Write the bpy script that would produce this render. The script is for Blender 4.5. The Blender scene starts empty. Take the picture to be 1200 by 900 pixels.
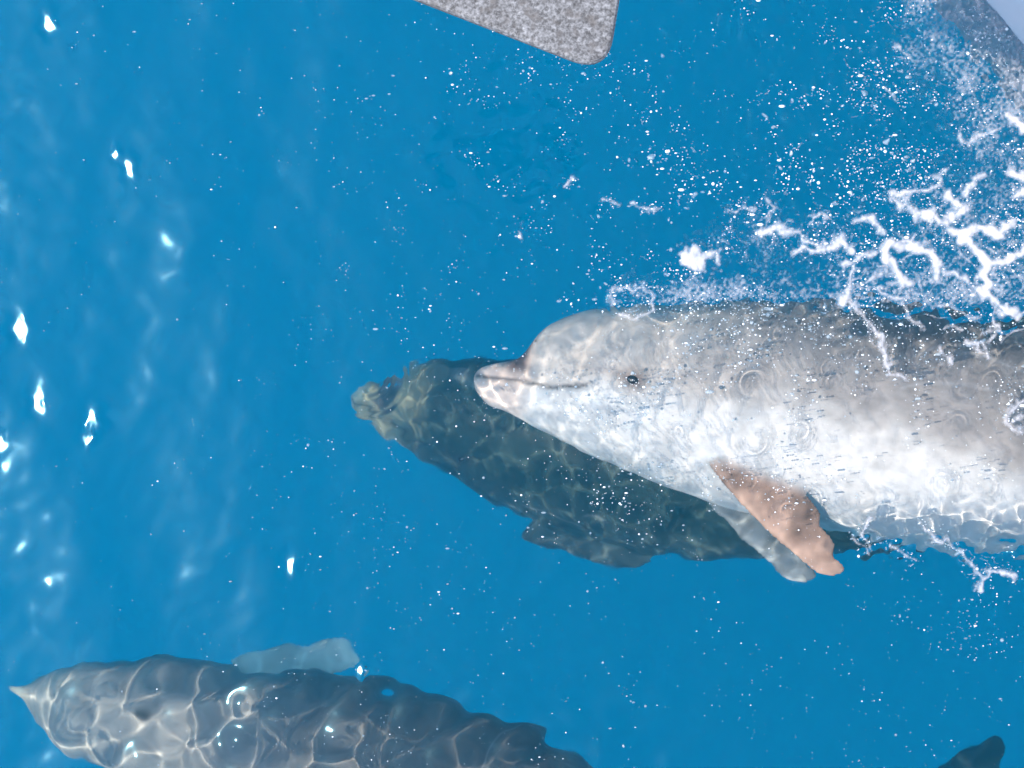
import bpy, bmesh, math
import numpy as np
from mathutils import Vector, Matrix

S = bpy.context.scene
COL = S.collection
R = math.radians

# ------------------------------------------------------------------ camera
CAM_LOC = Vector((0.0, 0.30, 3.30))
CAM_TILT = R(-5.0)
LENS = 52.0
cam = bpy.data.cameras.new('camera')
cam_ob = bpy.data.objects.new('camera', cam)
COL.objects.link(cam_ob)
cam_ob.location = CAM_LOC
cam_ob.rotation_euler = (CAM_TILT, 0, 0)
cam.lens = LENS
cam.clip_end = 2000
S.camera = cam_ob

# ------------------------------------------------------------------ sky and sun
SUN_EL = R(56)
SUN_DIR = Vector((-0.989 * math.cos(SUN_EL), -0.15 * math.cos(SUN_EL), math.sin(SUN_EL))).normalized()
world = bpy.data.worlds.new('World')
S.world = world
world.use_nodes = True
nt = world.node_tree
bg = nt.nodes['Background']
sky = nt.nodes.new('ShaderNodeTexSky')
sky.sky_type = 'NISHITA'
sky.sun_disc = False
sky.dust_density = 0.8
sky.ozone_density = 1.2
sky.sun_elevation = SUN_EL
sky.sun_rotation = math.atan2(SUN_DIR.x, SUN_DIR.y)
nt.links.new(sky.outputs[0], bg.inputs[0])
bg.inputs[1].default_value = 0.15
sun = bpy.data.lights.new('sun', 'SUN')
sun.energy = 3.0
sun.angle = R(0.5)
sun.color = (1.0, 0.945, 0.87)
sun_ob = bpy.data.objects.new('sun', sun)
COL.objects.link(sun_ob)
sun_ob.rotation_euler = SUN_DIR.to_track_quat('Z', 'Y').to_euler()
sun_ob.location = SUN_DIR * 20
sun.cycles.is_caustics_light = True

S.view_settings.view_transform = 'Standard'
S.view_settings.look = 'None'
S.view_settings.gamma = 1.0
S.view_settings.exposure = 1.5
S.cycles.use_denoising = True
S.cycles.max_bounces = 7
S.cycles.transmission_bounces = 7
S.cycles.volume_bounces = 4
S.cycles.sample_clamp_indirect = 8.0

# ------------------------------------------------------------------ helpers
RNG = np.random.default_rng(11)
F_PX = LENS / 36.0 * 1200.0
CAM_M = Matrix.Rotation(CAM_TILT, 3, 'X')


def spot(px, py, z=0.0):
    """World point at height z that is seen at a place in the picture, bending the sight line at the water."""
    d = (CAM_M @ Vector(((px - 600) / F_PX, (450 - py) / F_PX, -1.0))).normalized()
    if z >= 0:
        return CAM_LOC + d * ((z - CAM_LOC.z) / d.z)
    p = CAM_LOC + d * (-CAM_LOC.z / d.z)
    h = Vector((d.x, d.y, 0)) / 1.333
    r = Vector((h.x, h.y, -math.sqrt(1 - h.length_squared)))
    return p + r * (z / r.z)


def spots(px, py, z=0.0):
    """The same for arrays, on or above the water plane."""
    px = np.asarray(px, float); py = np.asarray(py, float)
    c, s = math.cos(CAM_TILT), math.sin(CAM_TILT)
    dx = (px - 600) / F_PX
    ly = (450 - py) / F_PX
    dy = c * ly + s
    dz = s * ly - c
    t = (z - CAM_LOC.z) / dz
    return CAM_LOC.x + dx * t, CAM_LOC.y + dy * t


def pixel_of(X, Y):
    """Picture place of points on the water plane (for choosing where the water is rough)."""
    c, s = math.cos(CAM_TILT), math.sin(CAM_TILT)
    vx = X - CAM_LOC.x; vy = Y - CAM_LOC.y; vz = -CAM_LOC.z
    ly = c * vy + s * vz
    lz = -s * vy + c * vz
    return 600 + F_PX * vx / -lz, 450 - F_PX * ly / -lz


def smooth(a, b, x):
    t = np.clip((x - a) / (b - a), 0, 1)
    return t * t * (3 - 2 * t)


def mesh_from(name, v, f, smooth_faces=True):
    m = bpy.data.meshes.new(name)
    v = np.asarray(v, np.float32); f = np.asarray(f, np.int32)
    k = f.shape[1]
    m.vertices.add(len(v)); m.vertices.foreach_set('co', v.ravel())
    m.loops.add(f.size); m.loops.foreach_set('vertex_index', f.ravel())
    m.polygons.add(len(f))
    m.polygons.foreach_set('loop_start', np.arange(0, f.size, k, dtype=np.int32))
    if smooth_faces:
        m.polygons.foreach_set('use_smooth', np.ones(len(f), bool))
    m.update(calc_edges=True)
    m.validate()
    return m


def link(name, mesh, mat=None, parent=None):
    o = bpy.data.objects.new(name, mesh)
    COL.objects.link(o)
    if mat and mesh:
        mesh.materials.append(mat)
    if parent:
        o.parent = parent
    return o


def tag(o, label=None, cat=None, group=None, kind=None):
    for k, v in (('label', label), ('category', cat), ('group', group), ('kind', kind)):
        if v:
            o[k] = v


def new_mat(name):
    m = bpy.data.materials.new(name)
    m.use_nodes = True
    return m, m.node_tree, m.node_tree.nodes['Principled BSDF']


def value_noise(X, Y, cell, seed):
    """Smooth value noise in -1..1."""
    g = np.random.default_rng(seed).uniform(-1, 1, (256, 256))
    x = X / cell + 500.3; y = Y / cell + 500.7
    xi = np.floor(x).astype(int); yi = np.floor(y).astype(int)
    fx = x - xi; fy = y - yi
    fx = fx * fx * (3 - 2 * fx); fy = fy * fy * (3 - 2 * fy)
    a = g[xi % 256, yi % 256]; b = g[(xi + 1) % 256, yi % 256]
    c = g[xi % 256, (yi + 1) % 256]; d = g[(xi + 1) % 256, (yi + 1) % 256]
    return (a * (1 - fx) + b * fx) * (1 - fy) + (c * (1 - fx) + d * fx) * fy


# ------------------------------------------------------------------ the water surface
def wave_set(seed, n, l0, l1, ang, spread, slope):
    r = np.random.default_rng(seed)
    out = []
    for k in range(n):
        L = math.exp(r.uniform(math.log(l0), math.log(l1)))
        a = ang + r.normal() * spread
        amp = slope * math.sqrt(2.0 / n) * L / (2 * math.pi)
        out.append((math.cos(a) * 2 * math.pi / L, math.sin(a) * 2 * math.pi / L, r.uniform(0, 6.283), amp))
    return out


def add_waves(X, Y, ws):
    Z = np.zeros_like(X)
    for kx, ky, p, a in ws:
        Z += a * np.sin(kx * X + ky * Y + p)
    return Z


W_SWELL = wave_set(3, 34, 0.10, 0.55, 0.12, 0.30, 0.064)
W_SOFT = wave_set(4, 26, 0.06, 0.22, 0.9, 1.2, 0.15)
W_RIP = wave_set(5, 44, 0.022, 0.07, 1.5, 1.0, 0.10)
W_MID = wave_set(8, 40, 0.08, 0.20, 1.2, 1.2, 0.040)
W_CHOP = wave_set(6, 44, 0.022, 0.075, 0.6, 1.6, 0.19)
W_LOW = wave_set(7, 30, 0.045, 0.12, 0.6, 1.6, 0.035)

rr = np.random.default_rng(21)
RINGS = []
for k in range(34):
    px = rr.uniform(860, 1230); py = rr.uniform(400, 690)
    RINGS.append((px, py, rr.uniform(0.004, 0.030), rr.uniform(0.010, 0.018), rr.uniform(0.15, .6)))
for k in range(6):
    px = rr.uniform(640, 1000); py = rr.uniform(350, 560)
    RINGS.append((px, py, rr.uniform(0.003, 0.02), rr.uniform(0.008, 0.014), rr.uniform(0.2, 0.6)))
RINGS.append((1168, 684, 0.036, 0.02, 2.6))
RINGS.append((740, 352, 0.05, 0.022, 1.8))
RINGS.append((430, 440, 0.05, 0.016, 0.5))
RINGS.append((430, 440, 0.09, 0.018, 0.4))

# places where a wavelet throws the sun at the viewer: px, py, size
GLINTS = [(57, 28, 1.0), (136, 180, .6), (151, 197, .9), (22, 386, 1.3), (43, 472, 1.0), (109, 492, 1.2),
          (102, 512, .9), (339, 663, 1.0), (1, 518, .8), (423, 787, .6)]


def raw_height(X, Y):
    px, py = pixel_of(X, Y)
    near = smooth(2600, 1500, np.hypot(px - 600, py - 450))      # fine ripples only where the mesh is fine
    left = smooth(560, 250, px)
    Z = add_waves(X, Y, W_SWELL) * (0.24 + 0.80 * left)
    third = smooth(752, 830, py) * smooth(900, 700, px) * (.25 + .75 * smooth(40, 190, px))
    Z += add_waves(X, Y, W_SOFT) * near * (0.07 + 1.0 * third)
    body = smooth(560, 640, px) * smooth(300, 370, py) * smooth(760, 660, py)
    head2 = np.exp(-((px - 470) / 80) ** 2 - ((py - 460) / 45) ** 2)
    Z += add_waves(X, Y, W_RIP) * near * (0.06 + 0.05 * body + 0.35 * head2)
    Z += add_waves(X, Y, W_MID) * near * body
    chop = smooth(600, 1050, px + 0.2 * (420 - py)) * smooth(400, 335, py)
    edge = smooth(900, 1120, px) * np.exp(-((py - 375) / 40) ** 2)
    low = smooth(900, 1150, px) * np.exp(-((py - 642) / 32) ** 2)
    Z += add_waves(X, Y, W_CHOP) * near * (0.95 * chop + 1.3 * edge + 2.0 * low)
    Z += add_waves(X, Y, W_LOW) * near * (1 - .6 * body)
    return Z


def ring_height(X, Y):
    Z = np.zeros_like(X)
    for px, py, r0, lam, a in RINGS:
        c = spot(px, py)
        m = (np.abs(X - c.x) < r0 + 0.05) & (np.abs(Y - c.y) < r0 + 0.05)
        if not m.any():
            continue
        d = np.hypot(X[m] - c.x, Y[m] - c.y)
        Z[m] += a * 0.00055 * (lam / 0.014) * np.cos(2 * np.pi * (d - r0) / lam) * np.exp(-((d - r0) / (0.75 * lam)) ** 2) \
            * (.5 + .5 * np.cos(np.arctan2(Y[m] - c.y, X[m] - c.x) - px * .7)) ** 1.3
    return Z


DAMP = .85


def glint_terms():
    out = []
    e = 0.002
    for px, py, s in GLINTS:
        c = spot(px, py)
        v = (CAM_LOC - c).normalized()
        h = (v + SUN_DIR).normalized()
        sx, sy = -h.x / h.z, -h.y / h.z
        P = np.array([[c.x + e, c.x - e, c.x, c.x]]), np.array([[c.y, c.y, c.y + e, c.y - e]])
        z = raw_height(*P)[0]
        out.append((c.x, c.y, sx - (1 - DAMP) * (z[0] - z[1]) / (2 * e), sy - (1 - DAMP) * (z[2] - z[3]) / (2 * e), s))
    return out


GT = glint_terms()


def water_height(X, Y):
    raw = raw_height(X, Y) + ring_height(X, Y)
    keep_, add = np.ones_like(X), np.zeros_like(X)
    for cx, cy, sx, sy, s in GT:
        dx, dy = X - cx, Y - cy
        wob = 1 + .25 * np.sin(dy * 140 + cx * 90)
        q = np.exp(-((dx / (0.021 * s * wob)) ** 2 + (dy / (0.036 * s)) ** 2) ** 2)
        keep_ *= 1 - DAMP * q
        add += (sx * dx + sy * dy) * q
    return raw * keep_ + add


def axis(lo, hi, step, far, grow=1.18):
    mid = np.arange(lo, hi + step / 2, step)
    out, d, x = [], step, hi
    while x < far:
        d *= grow
        x += d
        out.append(x)
    up = np.array(out)
    return np.concatenate([lo - (up - hi)[::-1], mid, up])


xs = axis(-1.34, 1.34, 0.0034, 160)
ys = axis(-1.02, 1.02, 0.0034, 160)
GX, GY = np.meshgrid(xs, ys)
GZ = water_height(GX, GY)
iy, ix = GX.shape
idx = np.arange(iy * ix).reshape(iy, ix)
quads = np.stack([idx[:-1, :-1], idx[:-1, 1:], idx[1:, 1:], idx[1:, :-1]], -1).reshape(-1, 4)
wm, n_, b = new_mat('sea_surface')
b.inputs['Base Color'].default_value = (1, 1, 1, 1)
b.inputs['Transmission Weight'].default_value = 1
b.inputs['IOR'].default_value = 1.333
b.inputs['Specular Tint'].default_value = (0.40, 0.82, 1.0, 1)
b.inputs['Roughness'].default_value = 0.095
water = link('water_surface', mesh_from('water_surface', np.stack([GX, GY, GZ], -1).reshape(-1, 3), quads), wm)
tag(water, 'clear blue sea surface with ripples and small waves', kind='structure')
water.cycles.is_caustics_caster = True

# the body of the water: an even volume that reaches just over the wave crests
vm = bpy.data.materials.new('sea_volume')
vm.use_nodes = True
n_ = vm.node_tree
n_.nodes.remove(n_.nodes['Principled BSDF'])
sc_ = n_.nodes.new('ShaderNodeVolumeScatter')
sc_.inputs['Color'].default_value = (0.0, 0.61, 0.84, 1)
sc_.inputs['Density'].default_value = 0.24
ab_ = n_.nodes.new('ShaderNodeVolumeAbsorption')
ab_.inputs['Color'].default_value = (0.10, 0.90, 0.985, 1)
ab_.inputs['Density'].default_value = 0.30
ad_ = n_.nodes.new('ShaderNodeAddShader')
n_.links.new(sc_.outputs[0], ad_.inputs[0])
n_.links.new(ab_.outputs[0], ad_.inputs[1])
n_.links.new(ad_.outputs[0], n_.nodes['Material Output'].inputs['Volume'])
bm = bmesh.new()
bmesh.ops.create_cube(bm, size=1)
bmesh.ops.scale(bm, vec=(300, 300, 5.06), verts=bm.verts)
bmesh.ops.translate(bm, vec=(0, 0, -5.0 + 2.53), verts=bm.verts)
me = bpy.data.meshes.new('sea_water'); bm.to_mesh(me); bm.free()
sea = link('sea_water', me, vm)
tag(sea, 'deep clear blue body of sea water', kind='structure')
dm, n_, b = new_mat('deep_blue')
b.inputs['Base Color'].default_value = (0.0, 0.43, 0.64, 1)
b.inputs['Roughness'].default_value = 1
deep = link('deep_water_sheet', mesh_from('deep_water_sheet', [(-150, -150, -4.9), (150, -150, -4.9), (150, 150, -4.9), (-150, 150, -4.9)], [(0, 1, 2, 3)]), dm)  # added blue sheet, in place of light scattered up from deep water
tag(deep, 'added blue sheet standing in for the light of deep water', kind='structure')


# ------------------------------------------------------------------ dolphins
# x from the beak tip, z of the back, z of the belly, half width
ST = np.array([
    (0.000, -.047, -.062, .012), (0.010, -.029, -.084, .029), (0.030, -.017, -.100, .041), (0.060, -.007, -.112, .049),
    (0.085, .002, -.120, .055), (0.100, .020, -.124, .061), (0.115, .050, -.128, .070), (0.140, .086, -.136, .086),
    (0.18, .116, -.150, .107), (0.25, .145, -.172, .132), (0.35, .171, -.199, .155), (0.45, .192, -.224, .174),
    (0.60, .221, -.253, .197), (0.75, .240, -.266, .212), (0.95, .260, -.276, .225), (1.15, .260, -.266, .222),
    (1.35, .240, -.236, .200), (1.55, .205, -.190, .160), (1.75, .160, -.140, .112), (1.95, .112, -.095, .066),
    (2.10, .076, -.066, .040), (2.22, .050, -.042, .028), (2.32, .030, -.024, .020), (2.40, .012, -.008, .010)])


def pchip(xq, x, y):
    """Monotone cubic through the stations."""
    h = np.diff(x); d = np.diff(y) / h
    m = np.zeros_like(y)
    for i in range(1, len(x) - 1):
        if d[i - 1] * d[i] > 0:
            w1, w2 = 2 * h[i] + h[i - 1], h[i] + 2 * h[i - 1]
            m[i] = (w1 + w2) / (w1 / d[i - 1] + w2 / d[i])
    m[0], m[-1] = d[0], d[-1]
    i = np.clip(np.searchsorted(x, xq) - 1, 0, len(h) - 1)
    t = (xq - x[i]) / h[i]
    return ((2 * t ** 3 - 3 * t ** 2 + 1) * y[i] + (t ** 3 - 2 * t ** 2 + t) * h[i] * m[i]
            + (-2 * t ** 3 + 3 * t ** 2) * y[i + 1] + (t ** 3 - t ** 2) * h[i] * m[i + 1])


def tube_mesh(rings):
    """Closed loft through a list of (n,3) rings."""
    n = len(rings[0])
    v = np.concatenate(rings + [rings[0].mean(0)[None], rings[-1].mean(0)[None]])
    k = len(rings)
    f = []
    for i in range(k - 1):
        for j in range(n):
            a, b2 = i * n + j, i * n + (j + 1) % n
            f.append((a, b2, b2 + n, a + n))
    e0, e1 = k * n, k * n + 1
    tri = []
    for j in range(n):
        tri.append(((j + 1) % n, j, e0))
        tri.append(((k - 1) * n + j, (k - 1) * n + (j + 1) % n, e1))
    return v, f, tri


def blade(root, tip_dir, chord_dir, length, chord0, sweep, thick, n=26, tipc=0.10, ease=1.6):
    """A fin: airfoil sections from root to tip, curving backwards."""
    root = np.array(root, float); t = np.array(tip_dir, float); t /= np.linalg.norm(t)
    c = np.array(chord_dir, float); c -= t * c.dot(t); c /= np.linalg.norm(c)
    nrm = np.cross(t, c)
    s = np.linspace(0, 2 * np.pi, 28, endpoint=False)
    rings = []
    for k in range(n):
        u = k / (n - 1)
        ch = chord0 * ((1 - u) ** 0.75 * (1 - tipc) + tipc) * (1.0 if u < .97 else .55)
        off = sweep * u ** ease
        cx = 0.5 * (1 - np.cos(s)) - 0.5
        th = thick * (0.30 + 0.70 * (1 - u)) * np.sin(s) * (0.35 + 0.65 * (1 - (cx + .5)) ** 0.8) * 0.5
        p = root + t * (length * u) + c * (off + ch * cx[:, None] * 1.0 + 0 * 1) * 1.0 if False else \
            root + t * (length * u) + np.outer(off + ch * cx, c) + np.outer(th, nrm)
        rings.append(p)
    return tube_mesh(rings)


def raw_dolphin(flip_angle, flip_back=.42, flip_len=.375, pointed=False):
    parts = []
    xq = np.concatenate([np.linspace(0, .02, 8), np.linspace(.025, .3, 56), np.linspace(.31, 2.40, 130)])
    top = pchip(xq, ST[:, 0], ST[:, 1]); bot = pchip(xq, ST[:, 0], ST[:, 2]); hw = pchip(xq, ST[:, 0], ST[:, 3])
    if pointed:
        hw = np.minimum(hw, .013 + .52 * xq)
    th = np.linspace(0, 2 * np.pi, 64, endpoint=False)
    rings = []
    for x, t, b2, w in zip(xq, top, bot, hw):
        zc, hz = (t + b2) / 2, (t - b2) / 2
        e = 0.92 if x > .3 else 0.88
        cy, cz = np.cos(th), np.sin(th)
        yy = w * np.sign(cy) * np.abs(cy) ** e
        zz = zc + hz * np.sign(cz) * np.abs(cz) ** e
        rings.append(np.stack([np.full_like(th, x), yy, zz], -1))
    parts.append(tube_mesh(rings))
    for s in (-1, 1):
        a = R(flip_angle)
        parts.append(blade((.62, s * .150, -.135), (flip_back, s * math.cos(a), -math.sin(a)), (1, 0, 0.05), flip_len, .195, .085, .036, tipc=.26, ease=1.5))
    parts.append(blade((1.36, 0, .205), (.30, 0, 1), (1, 0, 0), .29, .36, .14, .040, tipc=.08, ease=1.7))
    for s in (-1, 1):
        parts.append(blade((2.325, 0, .003), (.28, s, 0), (1, 0, 0), .33, .20, .10, .034, tipc=.10, ease=1.6))
    V, Q, T, o = [], [], [], 0
    for v, q, t in parts:
        V.append(v); Q += [tuple(i + o for i in f) for f in q]; T += [tuple(i + o for i in f) for f in t]; o += len(v)
    m = bpy.data.meshes.new('dolphin_raw')
    m.from_pydata(np.concatenate(V).tolist(), [], Q + T)
    bmx = bmesh.new(); bmx.from_mesh(m); bmesh.ops.recalc_face_normals(bmx, faces=bmx.faces); bmx.to_mesh(m); bmx.free()
    return m


def remeshed(m, voxel, it=3):
    o = bpy.data.objects.new('tmp', m)
    COL.objects.link(o)
    md = o.modifiers.new('r', 'REMESH'); md.mode = 'VOXEL'; md.voxel_size = voxel; md.use_smooth_shade = True
    sm = o.modifiers.new('s', 'SMOOTH'); sm.factor = .5; sm.iterations = it
    dg = bpy.context.evaluated_depsgraph_get()
    r = bpy.data.meshes.new_from_object(o.evaluated_get(dg))
    bpy.data.objects.remove(o)
    bpy.data.meshes.remove(m)
    return r


def mix(a, b, t):
    return a * (1 - t[:, None]) + b * t[:, None]


def paint(P, pal):
    """Skin markings in body coordinates; sunlight fading from head to tail is painted in too."""
    x, y, z = P[:, 0], P[:, 1], P[:, 2]
    xc = np.clip(x, 0, 2.4)
    top = pchip(xc, ST[:, 0], ST[:, 1]); bot = pchip(xc, ST[:, 0], ST[:, 2]); hw = pchip(xc, ST[:, 0], ST[:, 3])
    v = (z - (top + bot) / 2) / np.maximum((top - bot) / 2, 1e-3)
    nz = value_noise(x * 1.0 + y * .3, z + y, .09, 5) * .12 + value_noise(x, z * 1.3 - y, .03, 6) * .06
    belly, flank, back = (np.array(pal[k]) for k in ('belly', 'flank', 'back'))
    head = np.array(pal['head'])
    c = np.tile(flank, (len(P), 1))
    c = mix(c, back, smooth(.15, .75, v + nz) * smooth(.45, 1.15, x + nz))  # cape; its darkening tailwards also holds sunlight falling off along the body
    c = mix(c, head, smooth(.80, .30, x + nz * .8 + .10 * v))  # paler head, the overexposing sun mixed into the skin colour
    lim = np.interp(x, [0, .2, .5, .75, .95, 1.3, 1.8, 2.4], [-.35, -.30, -.14, -.06, -.22, -.50, -.62, -.8])
    c = mix(c, belly, smooth(lim + .22, lim - .22, v + nz))
    # beak
    bk = smooth(pal.get('beak_end', .15), pal.get('beak_end', .15) * .5, x)
    c = mix(c, np.array(pal['beak']), bk * .6)
    c = mix(c, np.array(pal['tip']), smooth(.05, .0, x) * .7)
    # mouth line, crease in front of the melon
    ml = np.interp(x, [0, .10, .17, .235, .26], [-.050, -.050, -.060, -.052, -.040])
    line = np.exp(-((z - ml) / .0045) ** 2) * smooth(.262, .24, x) * smooth(.0, .006, x)
    c = mix(c, np.array((.035, .03, .03)), line * .85)
    up = smooth(.050, .080, x) * smooth(.130, .100, x) * smooth(-.045, -.018, z)
    c = mix(c, np.array(pal['crease']), up)
    # eye surround and stripe
    ex = np.hypot((x - .345), (z + .022) * 1.25)
    c = mix(c, np.array(pal['eye']), np.exp(-(ex / .030) ** 2) * .92)
    c = mix(c, np.array(pal['crease']), np.exp(-((z + .020 - .08 * (.345 - x)) / .010) ** 2) * smooth(.20, .25, x) * smooth(.345, .30, x) * .25)
    # blowhole
    bl = np.exp(-((x - .365) / .012) ** 2 - (y / .022) ** 2) * (z > .1)
    c = mix(c, np.array((.02, .02, .02)), bl)
    # flippers, fin and flukes
    imp = np.hypot(y / np.maximum(hw, 1e-3), v)
    fl = ((x > .48) & (x < 1.22) & (z < -.05)).astype(float) * smooth(1.03, 1.16, imp)
    c = mix(c, np.array(pal['flipper']), fl)
    c = mix(c, np.array(pal['flipper_tip']), fl * smooth(1.6, 2.4, imp))
    if 'flipper_far' in pal:                # shade of the far right side put into this flipper as grey
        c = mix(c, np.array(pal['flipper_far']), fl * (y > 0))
    c *= (1 + fl * (.38 * value_noise(x, z, .045, 21) + .22 * value_noise(x, z, .016, 22)))[:, None]
    fin = smooth(.0, .02, z - top) * (x > 1.0) + (x > 2.30) * 1.0
    c = mix(c, back, np.clip(fin, 0, 1))
    c *= (1 + .10 * value_noise(x * 2, z * 2 + y * 3, .05, 9) + .06 * value_noise(x, z * 2 + y, .015, 10))[:, None]
    # scratches left by other dolphins' teeth
    r = np.random.default_rng(pal['seed'])
    for k in range(26):
        sx, sz, an, ln = r.uniform(.3, 2.0), r.uniform(-.15, .22), r.normal() * .5, r.uniform(.03, .14)
        side = r.choice([-1, 1])
        ux, uz = math.cos(an), math.sin(an)
        a = (x - sx) * ux + (z - sz) * uz
        d = -(x - sx) * uz + (z - sz) * ux + .15 * a * a / ln
        w = np.exp(-(d / .0035) ** 2) * (np.abs(a) < ln) * (y * side > 0)
        c = mix(c, c * .55 + .30, w * .30)
    return np.clip(c, 0.004, .9)


def skin_mat(name, rough):
    m, t, b2 = new_mat(name)
    a = t.nodes.new('ShaderNodeAttribute'); a.attribute_name = 'Col'
    tc = t.nodes.new('ShaderNodeTexCoord')
    nz = t.nodes.new('ShaderNodeTexNoise'); nz.inputs['Scale'].default_value = 34; nz.inputs['Detail'].default_value = 5
    t.links.new(tc.outputs['Object'], nz.inputs['Vector'])
    mp = t.nodes.new('ShaderNodeMapRange'); mp.inputs[1].default_value = .3; mp.inputs[2].default_value = .7
    mp.inputs[3].default_value = .86; mp.inputs[4].default_value = 1.08
    t.links.new(nz.outputs[0], mp.inputs[0])
    mx = t.nodes.new('ShaderNodeVectorMath'); mx.operation = 'SCALE'
    t.links.new(a.outputs['Color'], mx.inputs[0]); t.links.new(mp.outputs[0], mx.inputs['Scale'])
    t.links.new(mx.outputs[0], b2.inputs['Base Color'])
    b2.inputs['Roughness'].default_value = rough
    b2.inputs['Specular IOR Level'].default_value = .06
    return m


SKIN = skin_mat('dolphin_skin', .42)
EYE, t_, b = new_mat('dolphin_eye')
b.inputs['Base Color'].default_value = (.012, .009, .008, 1); b.inputs['Roughness'].default_value = .35


def make_dolphin(label, pal, beak_px, z_beak, yaw, roll, pitch=0, scale=1.0, bend_side=0.0, bend_up=0.0, voxel=.0065, flip=35, back=.42, flen=.375, place=None, pointed=False):
    m = remeshed(raw_dolphin(flip, back, flen, pointed), voxel)
    n = len(m.vertices)
    P = np.empty(n * 3, np.float32); m.vertices.foreach_get('co', P); P = P.reshape(-1, 3).astype(float)
    # press the mouth line into the skin
    ml = np.interp(P[:, 0], [0, .10, .17, .235, .26], [-.050, -.050, -.060, -.052, -.040])
    g = np.exp(-((P[:, 2] - ml) / .006) ** 2) * smooth(.262, .24, P[:, 0])
    col = paint(P, pal)

    def pose(Q):
        Q = Q.copy()
        u = Q[:, 0] - .45
        f = (np.sqrt(u * u + .36) - .6) * np.where(u > 0, 1, -.4)
        Q[:, 1] += bend_side * f
        Q[:, 2] += bend_up * f
        return Q
    Q = P.copy()
    Q[:, 1] -= np.sign(Q[:, 1]) * g * .004
    Q = pose(Q)
    m.vertices.foreach_set('co', Q.astype(np.float32).ravel())
    at = m.attributes.new('Col', 'FLOAT_COLOR', 'POINT')
    at.data.foreach_set('color', np.concatenate([col, np.ones((n, 1))], 1).astype(np.float32).ravel())
    m.polygons.foreach_set('use_smooth', np.ones(len(m.polygons), bool))
    m.update()
    root = bpy.data.objects.new('dolphin', None)
    COL.objects.link(root)
    tag(root, label, 'dolphin', 'dolphins riding the bow wave')
    m.name = 'dolphin_body'
    body = link('body', m, SKIN, root)
    body.cycles.is_caustics_receiver = True
    for s in (-1, 1):
        bmx = bmesh.new()
        bmesh.ops.create_uvsphere(bmx, u_segments=16, v_segments=10, radius=.0115)
        bmesh.ops.scale(bmx, vec=(1.15, .62, .85), verts=bmx.verts)
        for f in bmx.faces:
            f.smooth = True
        em = bpy.data.meshes.new('eye'); bmx.to_mesh(em); bmx.free()
        e = link('eye', em, EYE, root)
        e.location = Vector(pose(np.array([[.345, s * .1515, -.022]]))[0])
        e.cycles.is_caustics_receiver = True
    M = Matrix.Rotation(R(yaw), 4, 'Z') @ Matrix.Rotation(R(pitch), 4, 'Y') @ Matrix.Rotation(R(-roll), 4, 'X') @ Matrix.Scale(scale, 4)
    ref = Vector(pose(np.array([place if place else (0., 0., -.05)]))[0])
    tgt = spot(*beak_px, z_beak)
    root.matrix_world = Matrix.Translation(tgt - (M @ ref)) @ M
    return root


PAL1 = dict(belly=(.55, .51, .47), flank=(.28, .246, .224), back=(.165, .146, .135), head=(.45, .385, .335), beak=(.60, .42, .33),
            tip=(.64, .47, .38), crease=(.13, .085, .075), eye=(.12, .082, .070), flipper=(.34, .215, .155), flipper_tip=(.25, .135, .095),
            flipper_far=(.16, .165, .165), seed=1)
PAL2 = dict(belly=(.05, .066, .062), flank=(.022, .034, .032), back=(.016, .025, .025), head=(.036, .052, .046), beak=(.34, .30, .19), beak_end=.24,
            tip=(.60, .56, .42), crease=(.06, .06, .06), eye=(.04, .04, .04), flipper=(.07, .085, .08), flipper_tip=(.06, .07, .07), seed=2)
PAL3 = dict(belly=(.50, .46, .42), flank=(.18, .168, .155), back=(.11, .10, .09), head=(.24, .225, .20), beak=(.50, .42, .30), beak_end=.12,
            tip=(.76, .66, .48), crease=(.27, .25, .22), eye=(.10, .09, .08), flipper=(.55, .58, .50), flipper_tip=(.55, .58, .50), seed=3)
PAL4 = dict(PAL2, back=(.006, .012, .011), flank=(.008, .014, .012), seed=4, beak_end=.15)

make_dolphin('pale dolphin rolled on its side just under the foam, white belly and brown flipper showing', PAL1,
             (557, 442), -.285, -9.0, 102, scale=1.05, flip=84, back=.52, flen=.325)
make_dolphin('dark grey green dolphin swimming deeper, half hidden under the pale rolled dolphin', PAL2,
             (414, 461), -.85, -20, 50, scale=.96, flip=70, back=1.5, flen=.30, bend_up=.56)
make_dolphin('grey dolphin seen from above, its back broken up by ripples of light', PAL3,
             (10, 806), -.58, -14, 14, scale=.99, flip=8, back=.85, flen=.28, pitch=2, pointed=True)
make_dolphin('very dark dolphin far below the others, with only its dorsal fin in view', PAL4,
             (1160, 850), -.75, 20, 88, voxel=.0075, place=(1.575, .0, .478))


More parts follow.
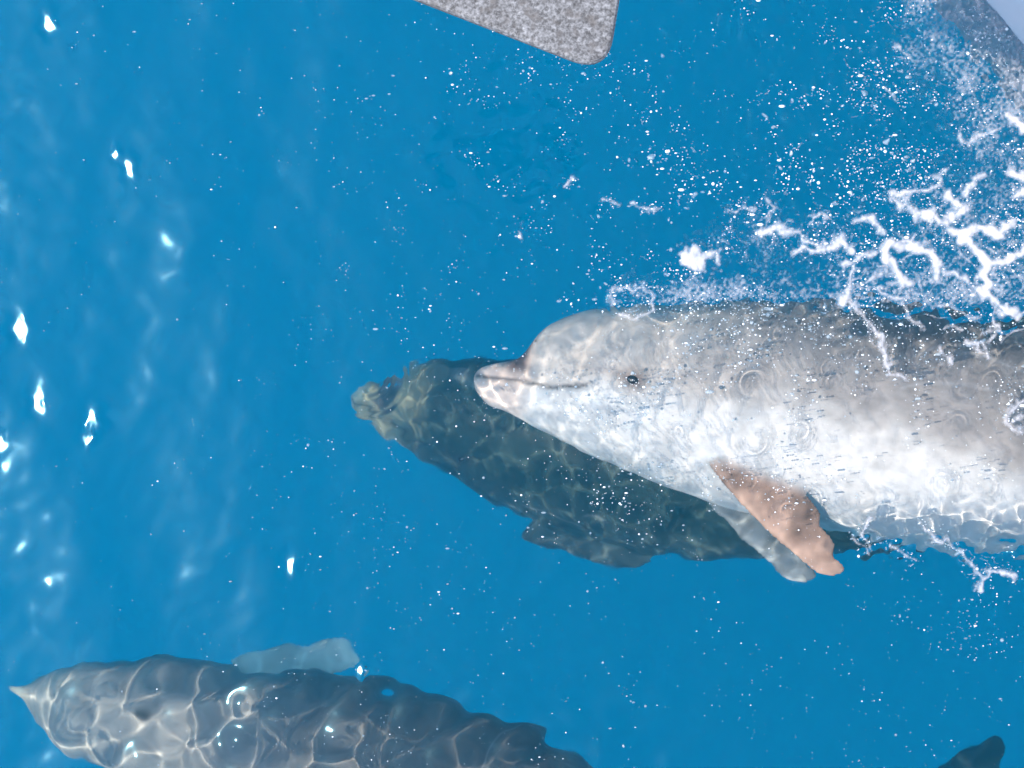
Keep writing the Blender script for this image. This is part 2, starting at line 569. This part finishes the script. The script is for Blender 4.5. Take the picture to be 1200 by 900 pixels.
# ------------------------------------------------------------------ foam
STRANDS = [
    ([(1040, 283), (1035, 291), (1038, 302), (1046, 319), (1059, 336)], 6.5), ([(1040, 283), (1068, 286), (1088, 288), (1097, 301), (1095, 321)], 6),
    ([(1097, 316), (1116, 319), (1136, 334)], 3.5), ([(1083, 253), (1108, 266), (1127, 275), (1145, 268), (1163, 268), (1174, 273), (1187, 257)], 7),
    ([(1108, 226), (1120, 238), (1136, 245), (1124, 251), (1108, 258)], 7), ([(1095, 205), (1104, 208), (1102, 216), (1090, 221), (1068, 228), (1044, 230)], 5),
    ([(1044, 233), (1062, 241), (1076, 253)], 4.5), ([(1127, 279), (1143, 290), (1161, 306), (1150, 319), (1160, 336), (1152, 345), (1171, 356), (1191, 366)], 7.5),
    ([(1161, 306), (1182, 301), (1204, 288), (1230, 292)], 7), ([(984, 314), (1000, 298), (1020, 294)], 5), ([(1000, 298), (998, 312), (996, 336), (990, 352)], 5),
    ([(1004, 257), (1022, 255), (1034, 267)], 4.5), ([(1130, 228), (1145, 213), (1158, 206)], 3.5), ([(1184, 201), (1200, 205), (1222, 200)], 7), ([(1188, 228), (1204, 227)], 5),
    ([(803, 304), (812, 300), (818, 306), (808, 309)], 9), ([(826, 300), (840, 296), (846, 305)], 3.5), ([(894, 272), (912, 267), (934, 272)], 4.5),
    ([(933, 295), (950, 294), (967, 290), (983, 278), (996, 290)], 5), ([(933, 270), (945, 283), (967, 290)], 3), ([(998, 352), (1013, 375), (1037, 391), (1040, 413), (1037, 428), (1043, 441), (1060, 445)], 3.5),
    ([(1106, 389), (1127, 384)], 3), ([(1132, 401), (1146, 404), (1152, 412)], 3.5), ([(1101, 412), (1109, 427)], 4), ([(1170, 392), (1156, 404), (1160, 414)], 3),
    ([(1150, 690), (1152, 676), (1162, 666), (1175, 664), (1188, 672), (1192, 682)], 3.6), ([(1210, 476), (1194, 472), (1183, 482), (1181, 494), (1190, 504), (1204, 502)], 3.5),
    ([(1196, 484), (1190, 492)], 2.5), ([(713, 352), (724, 341), (740, 337), (756, 340), (766, 350), (760, 364), (744, 370), (726, 368)], 2.6),
    ([(1054, 55), (1066, 66)], 3), ([(1040, 98), (1044, 116)], 2.5), ([(1130, 165), (1138, 170), (1150, 158), (1168, 150)], 3.5), ([(1183, 140), (1198, 148), (1220, 150)], 6),
    ([(1098, 208), (1110, 200)], 3), ([(950, 262), (962, 250), (970, 256)], 2.5), ([(855, 250), (872, 240), (884, 246)], 2.2), ([(896, 232), (905, 246), (898, 258)], 2.5),
    ([(742, 240), (760, 245), (775, 243)], 2), ([(664, 214), (672, 206)], 2.4), ([(604, 270), (606, 276)], 2.6), ([(705, 232), (726, 238)], 2.2),
    ([(1010, 330), (1030, 345), (1060, 352), (1090, 350), (1120, 362), (1150, 372)], 2.4), ([(1060, 352), (1064, 372), (1080, 384)], 2.2), ([(1120, 330), (1118, 350), (1122, 366)], 2.4),
    ([(1018, 610), (1010, 622), (1016, 640)], 2.2), ([(1080, 610), (1098, 628), (1112, 640), (1138, 655), (1150, 672)], 2.4), ([(1040, 640), (1060, 648), (1072, 655)], 2.0), ([(1000, 630), (1014, 648)], 2.0),
]
fs = 0.0023
lo = spot(560, 720); hi = spot(1330, -60)
fx = np.arange(lo.x, hi.x, fs); fy = np.arange(lo.y, hi.y, fs)
FX, FY = np.meshgrid(fx, fy)
PX, PY = pixel_of(FX, FY)
wx = PX + 5 * value_noise(PX, PY, 22, 31) + 3.0 * value_noise(PX, PY, 8, 32)
wy = PY + 5 * value_noise(PX, PY, 22, 33) + 3.0 * value_noise(PX, PY, 8, 34)
bulge = np.full(FX.shape, -9.0)
for pts, w in STRANDS:
    xs_ = [p[0] for p in pts]; ys_ = [p[1] for p in pts]
    m = (PX > min(xs_) - 30) & (PX < max(xs_) + 30) & (PY > min(ys_) - 30) & (PY < max(ys_) + 30)
    a, c = wx[m], wy[m]
    best = np.full(a.shape, 1e9)
    for (x0, y0), (x1, y1) in zip(pts[:-1], pts[1:]):
        L2 = (x1 - x0) ** 2 + (y1 - y0) ** 2 + 1e-9
        t = np.clip(((a - x0) * (x1 - x0) + (c - y0) * (y1 - y0)) / L2, 0, 1)
        best = np.minimum(best, np.hypot(a - x0 - t * (x1 - x0), c - y0 - t * (y1 - y0)))
    wv = w * 1.05 * (1.08 + .40 * value_noise(PX[m], PY[m], 18, 40) + .42 * value_noise(PX[m], PY[m], 6, 41))
    bulge[m] = np.maximum(bulge[m], (wv - best) / 6.0)
# a loose lace between the strands, from the edges of warped cells
r = np.random.default_rng(77)
cells = np.stack([r.uniform(640, 1350, 420), r.uniform(-70, 480, 420)], -1)
d1 = np.full(FX.shape, 1e9); d2 = np.full(FX.shape, 1e9)
ax = wx + 8 * value_noise(PX, PY, 40, 50); ay = wy + 8 * value_noise(PX, PY, 40, 51)
for cx, cy in cells:
    d = np.hypot(ax - cx, (ay - cy) * 1.25)
    d2 = np.minimum(np.maximum(d, d1), d2)
    d1 = np.minimum(d, d1)
dens = (smooth(900, 1060, PX) * np.exp(-((PY - 300 + .25 * (PX - 1080)) / 75) ** 2)
        + .8 * smooth(1040, 1200, PX + .4 * (100 - PY)) * smooth(260, 120, PY) + .9 * smooth(960, 1080, PX) * np.exp(-((PY - 375) / 30) ** 2)
        + .45 * smooth(640, 760, PX) * smooth(1000, 850, PX) * np.exp(-((PY - 352) / 16) ** 2))
patch = value_noise(PX, PY, 45, 60) * .5 + value_noise(PX, PY, 14, 61) * .5
lace = (3.0 * dens * (1 + 2.2 * patch) - (d2 - d1) - 1.5) / 7.0
grain = value_noise(PX, PY, 3.2, 70) * .5 + value_noise(PX, PY, 1.8, 71) * .5
fbm = .5 * value_noise(PX, PY, 30, 80) + .3 * value_noise(PX, PY, 12, 81) + .2 * value_noise(PX, PY, 5, 82)
mdens = (.50 * smooth(930, 1120, PX) * np.exp(-((PY - 290 + .3 * (PX - 1080)) / 80) ** 2) + .70 * smooth(1000, 1180, PX + .4 * (100 - PY)) * smooth(250, 100, PY)
         + .7 * smooth(650, 760, PX) * np.exp(-((PY - 345) / 24) ** 2) + .45 * smooth(740, 900, PX) * smooth(1040, 900, PX) * np.exp(-((PY - 280) / 50) ** 2))
mdens = np.clip(mdens, 0, 1.1) * smooth(372, 345, PY)
milk = .55 * (mdens * 1.05 - .62 + .95 * fbm * np.sqrt(mdens)) + .30 * grain * mdens - .4 * smooth(.12, .02, mdens)
lace = np.maximum(lace + .25 * value_noise(PX, PY, 5, 73) * np.clip(dens * 2, 0, 1), np.minimum(milk, .30))
bul = np.maximum(bulge, lace) + .34 * grain * np.clip(np.maximum(mdens, (bulge > -1.5)) + dens, 0, 1)
FZ = water_height(FX, FY) + np.where(bul > 0, 0.0052 * (1 - np.exp(-bul * 1.6)) + .0006, np.maximum(bul, -.6) * .006)
FZ += np.where(bul > 0, .0011 * grain, 0)
keep = (bul > -.12)
iy, ix = FX.shape
idx = np.arange(iy * ix).reshape(iy, ix)
q = np.stack([idx[:-1, :-1], idx[:-1, 1:], idx[1:, 1:], idx[1:, :-1]], -1).reshape(-1, 4)
kq = keep.ravel()[q].any(1)
q = q[kq]
used, inv = np.unique(q.ravel(), return_inverse=True)
fm = mesh_from('foam', np.stack([FX, FY, FZ], -1).reshape(-1, 3)[used], inv.reshape(-1, 4))
at = fm.attributes.new('thick', 'FLOAT', 'POINT')
at.data.foreach_set('value', np.clip(bul.ravel()[used], 0, 1.5).astype(np.float32))
fmat, t, b = new_mat('sea_foam')
b.inputs['Base Color'].default_value = (.36, .345, .365, 1)
b.inputs['Roughness'].default_value = .55
b.inputs['Subsurface Weight'].default_value = .0
a = t.nodes.new('ShaderNodeAttribute'); a.attribute_name = 'thick'
mp = t.nodes.new('ShaderNodeMapRange'); mp.inputs[1].default_value = 0.0; mp.inputs[2].default_value = 1.1; mp.inputs[3].default_value = .08; mp.inputs[4].default_value = .97
t.links.new(a.outputs['Fac'], mp.inputs[0])
t.links.new(mp.outputs[0], b.inputs['Alpha'])
foam = link('foam', fm, fmat)
tag(foam, 'white lacy foam spreading over the water above the pale dolphin', kind='stuff')

# ------------------------------------------------------------------ bubbles and spray drops
ico = bmesh.new(); bmesh.ops.create_icosphere(ico, subdivisions=1, radius=1)
IV = np.array([v.co[:] for v in ico.verts]); IF = np.array([[v.index for v in f.verts] for f in ico.faces]); ico.free()


def scatter(n, draw):
    return np.array([draw() for _ in range(n)])


def balls(name, px, py, zoff, rad, stretch, mat, label):
    X, Y = spots(px, py)
    Z = water_height(X[None], Y[None])[0] + zoff
    n = len(X)
    sc = np.stack([rad * stretch, rad, rad * .8], -1)
    V = IV[None] * sc[:, None, :] + np.stack([X, Y, Z], -1)[:, None, :]
    Fc = IF[None] + (np.arange(n) * len(IV))[:, None, None]
    o = link(name, mesh_from(name, V.reshape(-1, 3), Fc.reshape(-1, 3)), mat)
    tag(o, label, kind='stuff')
    o.cycles.is_caustics_receiver = True
    return o


r = np.random.default_rng(5)
U = lambda a, b_: r.uniform(a, b_)
pts = []
cand = np.stack([r.uniform(-60, 1290, 120000), r.uniform(-60, 960, 120000)], -1)
cx, cy = cand[:, 0], cand[:, 1]
den = (.014 + .036 * smooth(150, 420, cx) + .075 * smooth(330, 620, cx) * smooth(560, 380, cy)
       + .20 * smooth(560, 900, cx) * smooth(420, 330, cy) * smooth(60, 260, cy)
       + .75 * smooth(860, 1200, cx + .30 * (140 - cy)) * smooth(330, 160, cy)
       + .80 * smooth(640, 700, cx) * np.exp(-((cy - 352 - .02 * (cx - 900)) / 15) ** 2)
       + .25 * smooth(820, 1100, cx) * np.exp(-((cy - 300) / 60) ** 2)
       + .20 * smooth(600, 700, cx) * smooth(340, 380, cy) * smooth(660, 560, cy)
       + .10 * np.exp(-((cx - 640) / 160) ** 2 - ((cy - 560) / 70) ** 2)
       + .10 * smooth(1020, 1200, cx) * smooth(620, 680, cy) * smooth(860, 740, cy))
clump = .22 + 1.6 * smooth(-.2, .6, value_noise(cx, cy, 34, 90)) * (.4 + smooth(-.3, .5, value_noise(cx, cy, 11, 91)))
den *= clump
ok = r.uniform(0, 1, len(cx)) < den * 1.05
bx, by = cx[ok], cy[ok]
dsz = den[ok]
ex_, ey_ = [], []
for pts, w in STRANDS:                      # froth along the strands of foam
    for (x0, y0), (x1, y1) in zip(pts[:-1], pts[1:]):
        k = int(math.hypot(x1 - x0, y1 - y0) * 1.1)
        u = r.uniform(0, 1, k)
        ex_.append(x0 + (x1 - x0) * u + r.normal(0, 2 + w, k)); ey_.append(y0 + (y1 - y0) * u + r.normal(0, 2 + w, k))
bx = np.concatenate([bx] + ex_); by = np.concatenate([by] + ey_)
n = len(bx)
rad = .00050 + .00085 * r.gamma(1.0, .7, n)
rad = np.minimum(rad, .0042) * np.concatenate([.62 + .38 * smooth(.02, .3, dsz), np.ones(n - len(dsz))])
st = np.where(r.uniform(0, 1, n) < .25, r.uniform(1.3, 2.6, n), 1.0)
deepm = r.uniform(0, 1, n) < .55
bub, t, b = new_mat('bubble_white')
b.inputs['Base Color'].default_value = (.60, .61, .63, 1); b.inputs['Roughness'].default_value = .3
balls('surface_bubbles', bx[~deepm], by[~deepm], rad[~deepm] * .3, rad[~deepm], st[~deepm], bub, 'tiny white bubbles and drops floating on the water')
nd = deepm.sum()
bub2, t, b = new_mat('bubble_glassy')
b.inputs['Base Color'].default_value = (.72, .80, .84, 1); b.inputs['Roughness'].default_value = .3; b.inputs['Alpha'].default_value = .42
balls('sunken_bubbles', bx[deepm], by[deepm], -r.uniform(.01, .16, nd), rad[deepm] * 1.35, st[deepm], bub2, 'tiny pale bubbles hanging under the water surface')


# ------------------------------------------------------------------ the boat: anchor and hull
def outline_plate(name, pts, z0, thick, mat, bevel, parent):
    """A solid plate from a world outline (x, y) with rounded rims."""
    bmx = bmesh.new()
    vs = [bmx.verts.new((x, y, z0)) for x, y in pts]
    f = bmx.faces.new(vs)
    ex = bmesh.ops.extrude_face_region(bmx, geom=[f])
    bmesh.ops.translate(bmx, vec=(0, 0, thick), verts=[e for e in ex['geom'] if isinstance(e, bmesh.types.BMVert)])
    bmesh.ops.recalc_face_normals(bmx, faces=bmx.faces)
    rim = [e for e in bmx.edges if all(abs(v.co.z - e.verts[0].co.z) < 1e-6 for v in e.verts) and len(e.link_faces) == 2
           and abs(e.link_faces[0].normal.z - e.link_faces[1].normal.z) > .5]
    bmesh.ops.bevel(bmx, geom=rim, offset=bevel, segments=3, profile=.6, affect='EDGES')
    m = bpy.data.meshes.new(name); bmx.to_mesh(m); bmx.free()
    return link(name, m, mat, parent)


steel, t, b = new_mat('galvanised_steel')
tc = t.nodes.new('ShaderNodeTexCoord')
n1 = t.nodes.new('ShaderNodeTexNoise'); n1.inputs['Scale'].default_value = 230; n1.inputs['Detail'].default_value = 6; n1.inputs['Roughness'].default_value = .7
n2 = t.nodes.new('ShaderNodeTexNoise'); n2.inputs['Scale'].default_value = 75; n2.inputs['Detail'].default_value = 5
vo = t.nodes.new('ShaderNodeTexVoronoi'); vo.inputs['Scale'].default_value = 300
for k in (n1, n2, vo):
    t.links.new(tc.outputs['Object'], k.inputs['Vector'])
cr = t.nodes.new('ShaderNodeValToRGB')
cr.color_ramp.elements[0].position = .36; cr.color_ramp.elements[0].color = (.022, .020, .024, 1)
cr.color_ramp.elements[1].position = .66; cr.color_ramp.elements[1].color = (.165, .165, .185, 1)
t.links.new(n1.outputs[0], cr.inputs[0])
c2 = t.nodes.new('ShaderNodeValToRGB')
c2.color_ramp.elements[0].position = .52; c2.color_ramp.elements[0].color = (0, 0, 0, 1)
c2.color_ramp.elements[1].position = .70; c2.color_ramp.elements[1].color = (1, 1, 1, 1)
t.links.new(n2.outputs[0], c2.inputs[0])
mx = t.nodes.new('ShaderNodeMix'); mx.data_type = 'RGBA'
t.links.new(c2.outputs[0], mx.inputs['Factor']); t.links.new(cr.outputs[0], mx.inputs['A'])
mx.inputs['B'].default_value = (.07, .05, .042, 1)
mv = t.nodes.new('ShaderNodeMix'); mv.data_type = 'RGBA'; mv.blend_type = 'OVERLAY'; mv.inputs['Factor'].default_value = .45
t.links.new(mx.outputs['Result'], mv.inputs['A']); t.links.new(vo.outputs['Distance'], mv.inputs['B'])
hs = t.nodes.new('ShaderNodeHueSaturation'); hs.inputs['Saturation'].default_value = .35
t.links.new(mv.outputs['Result'], hs.inputs['Color'])
t.links.new(hs.outputs[0], b.inputs['Base Color'])
b.inputs['Roughness'].default_value = .62; b.inputs['Metallic'].default_value = .0
bp = t.nodes.new('ShaderNodeBump'); bp.inputs['Strength'].default_value = .35; bp.inputs['Distance'].default_value = .002
t.links.new(n1.outputs[0], bp.inputs['Height']); t.links.new(bp.outputs[0], b.inputs['Normal'])

AZ = 1.75
arc = []
# rounded lower corner between the long edge and the short side
for u in np.linspace(0, 1, 11):
    p0, p1, p2 = np.array((668, 70)), np.array((712, 87)), np.array((719, 44))
    arc.append(tuple((1 - u) ** 2 * p0 + 2 * u * (1 - u) * p1 + u * u * p2))
opx = [(300, -70), (485, -1)] + arc + [(727, -4), (738, -80), (745, -150), (600, -190), (360, -160)]
oxy = []
for x, y in opx:
    p = spot(x, y, AZ); oxy.append((p.x, p.y))
anchor = bpy.data.objects.new('anchor', None); COL.objects.link(anchor)
tag(anchor, 'speckled grey galvanised anchor hanging over the water from the bow', 'anchor')
base = spot(600, -150, AZ)
anchor.location = (0, 0, 0)
outline_plate('fluke', oxy, AZ - .014, .014, steel, .0055, anchor)


def box(name, a, c, w, h, mat, parent, bev=.006):
    a, c = Vector(a), Vector(c)
    d = (c - a); L = d.length
    bmx = bmesh.new(); bmesh.ops.create_cube(bmx, size=1)
    bmesh.ops.scale(bmx, vec=(w, h, L), verts=bmx.verts)
    bmesh.ops.bevel(bmx, geom=list(bmx.edges), offset=bev, segments=2, affect='EDGES')
    m = bpy.data.meshes.new(name)
    bmx.transform(Matrix.Translation((a + c) / 2) @ d.to_track_quat('Z', 'Y').to_matrix().to_4x4())
    bmx.to_mesh(m); bmx.free()
    return link(name, m, mat, parent)


sh0 = spot(430, -120, AZ); sh1 = spot(900, -420, 2.1)
box('shank', (sh0.x, sh0.y, AZ - .002), (sh1.x, sh1.y, 2.1), .028, .075, steel, anchor)
box('crown', (spot(380, -150, AZ).x, spot(380, -150, AZ).y, AZ + .012), (spot(700, -140, AZ).x, spot(700, -140, AZ).y, AZ + .012), .035, .035, steel, anchor)

gel, t, b = new_mat('white_gelcoat')
tc = t.nodes.new('ShaderNodeTexCoord')
nn = t.nodes.new('ShaderNodeTexNoise'); nn.inputs['Scale'].default_value = 3; nn.inputs['Detail'].default_value = 4
t.links.new(tc.outputs['Object'], nn.inputs['Vector'])
cr = t.nodes.new('ShaderNodeValToRGB')
cr.color_ramp.elements[0].color = (.38, .39, .44, 1); cr.color_ramp.elements[1].color = (.42, .43, .48, 1)
t.links.new(nn.outputs[0], cr.inputs[0]); t.links.new(cr.outputs[0], b.inputs['Base Color'])
b.inputs['Roughness'].default_value = .3
# bow: stem ahead (to -x), sides opening backwards; steep topsides
boat = bpy.data.objects.new('boat', None); COL.objects.link(boat)
tag(boat, 'pale painted boat bow with smooth topsides beside the bow foam', 'boat')
e0 = spot(1155, 0, 0.0); e1 = spot(1200, 55, 0.0)
dirv = Vector((e1.x - e0.x, e1.y - e0.y, 0)).normalized()
stem = e0 - dirv * .16
cen = Vector((1, 0, 0)) if False else Vector((dirv.x * .4 + .9, dirv.y * .4 + .25, 0)).normalized()
side2 = dirv - 2 * (dirv - cen * dirv.dot(cen))
NL, NZ = 26, 12
zs = np.linspace(-.35, .75, NZ)
V, Fq = [], []
for sgn, dv in ((0, dirv), (1, side2)):
    off = len(V)
    for i in range(NL):
        s = 3.2 * (i / (NL - 1)) ** 1.5
        for j, z in enumerate(zs):
            rake = .04 * z
            p = stem + dv * s + cen * (rake + .16 * s * s / 3.2)
            V.append((p.x, p.y, z))
    for i in range(NL - 1):
        for j in range(NZ - 1):
            a_ = off + i * NZ + j
            Fq.append((a_, a_ + NZ, a_ + NZ + 1, a_ + 1) if sgn == 0 else (a_, a_ + 1, a_ + NZ + 1, a_ + NZ))
link('hull', mesh_from('hull', V, Fq), gel, boat)
deck = []
for i in range(NL):
    deck.append(V[i * NZ + NZ - 1])
for i in range(NL - 1, 0, -1):
    deck.append(V[NL * NZ + i * NZ + NZ - 1])
bmx = bmesh.new(); bmx.faces.new([bmx.verts.new((x, y, z - .003)) for x, y, z in deck]); dmh = bpy.data.meshes.new('deck'); bmx.to_mesh(dmh); bmx.free()
link('deck', dmh, gel, boat)
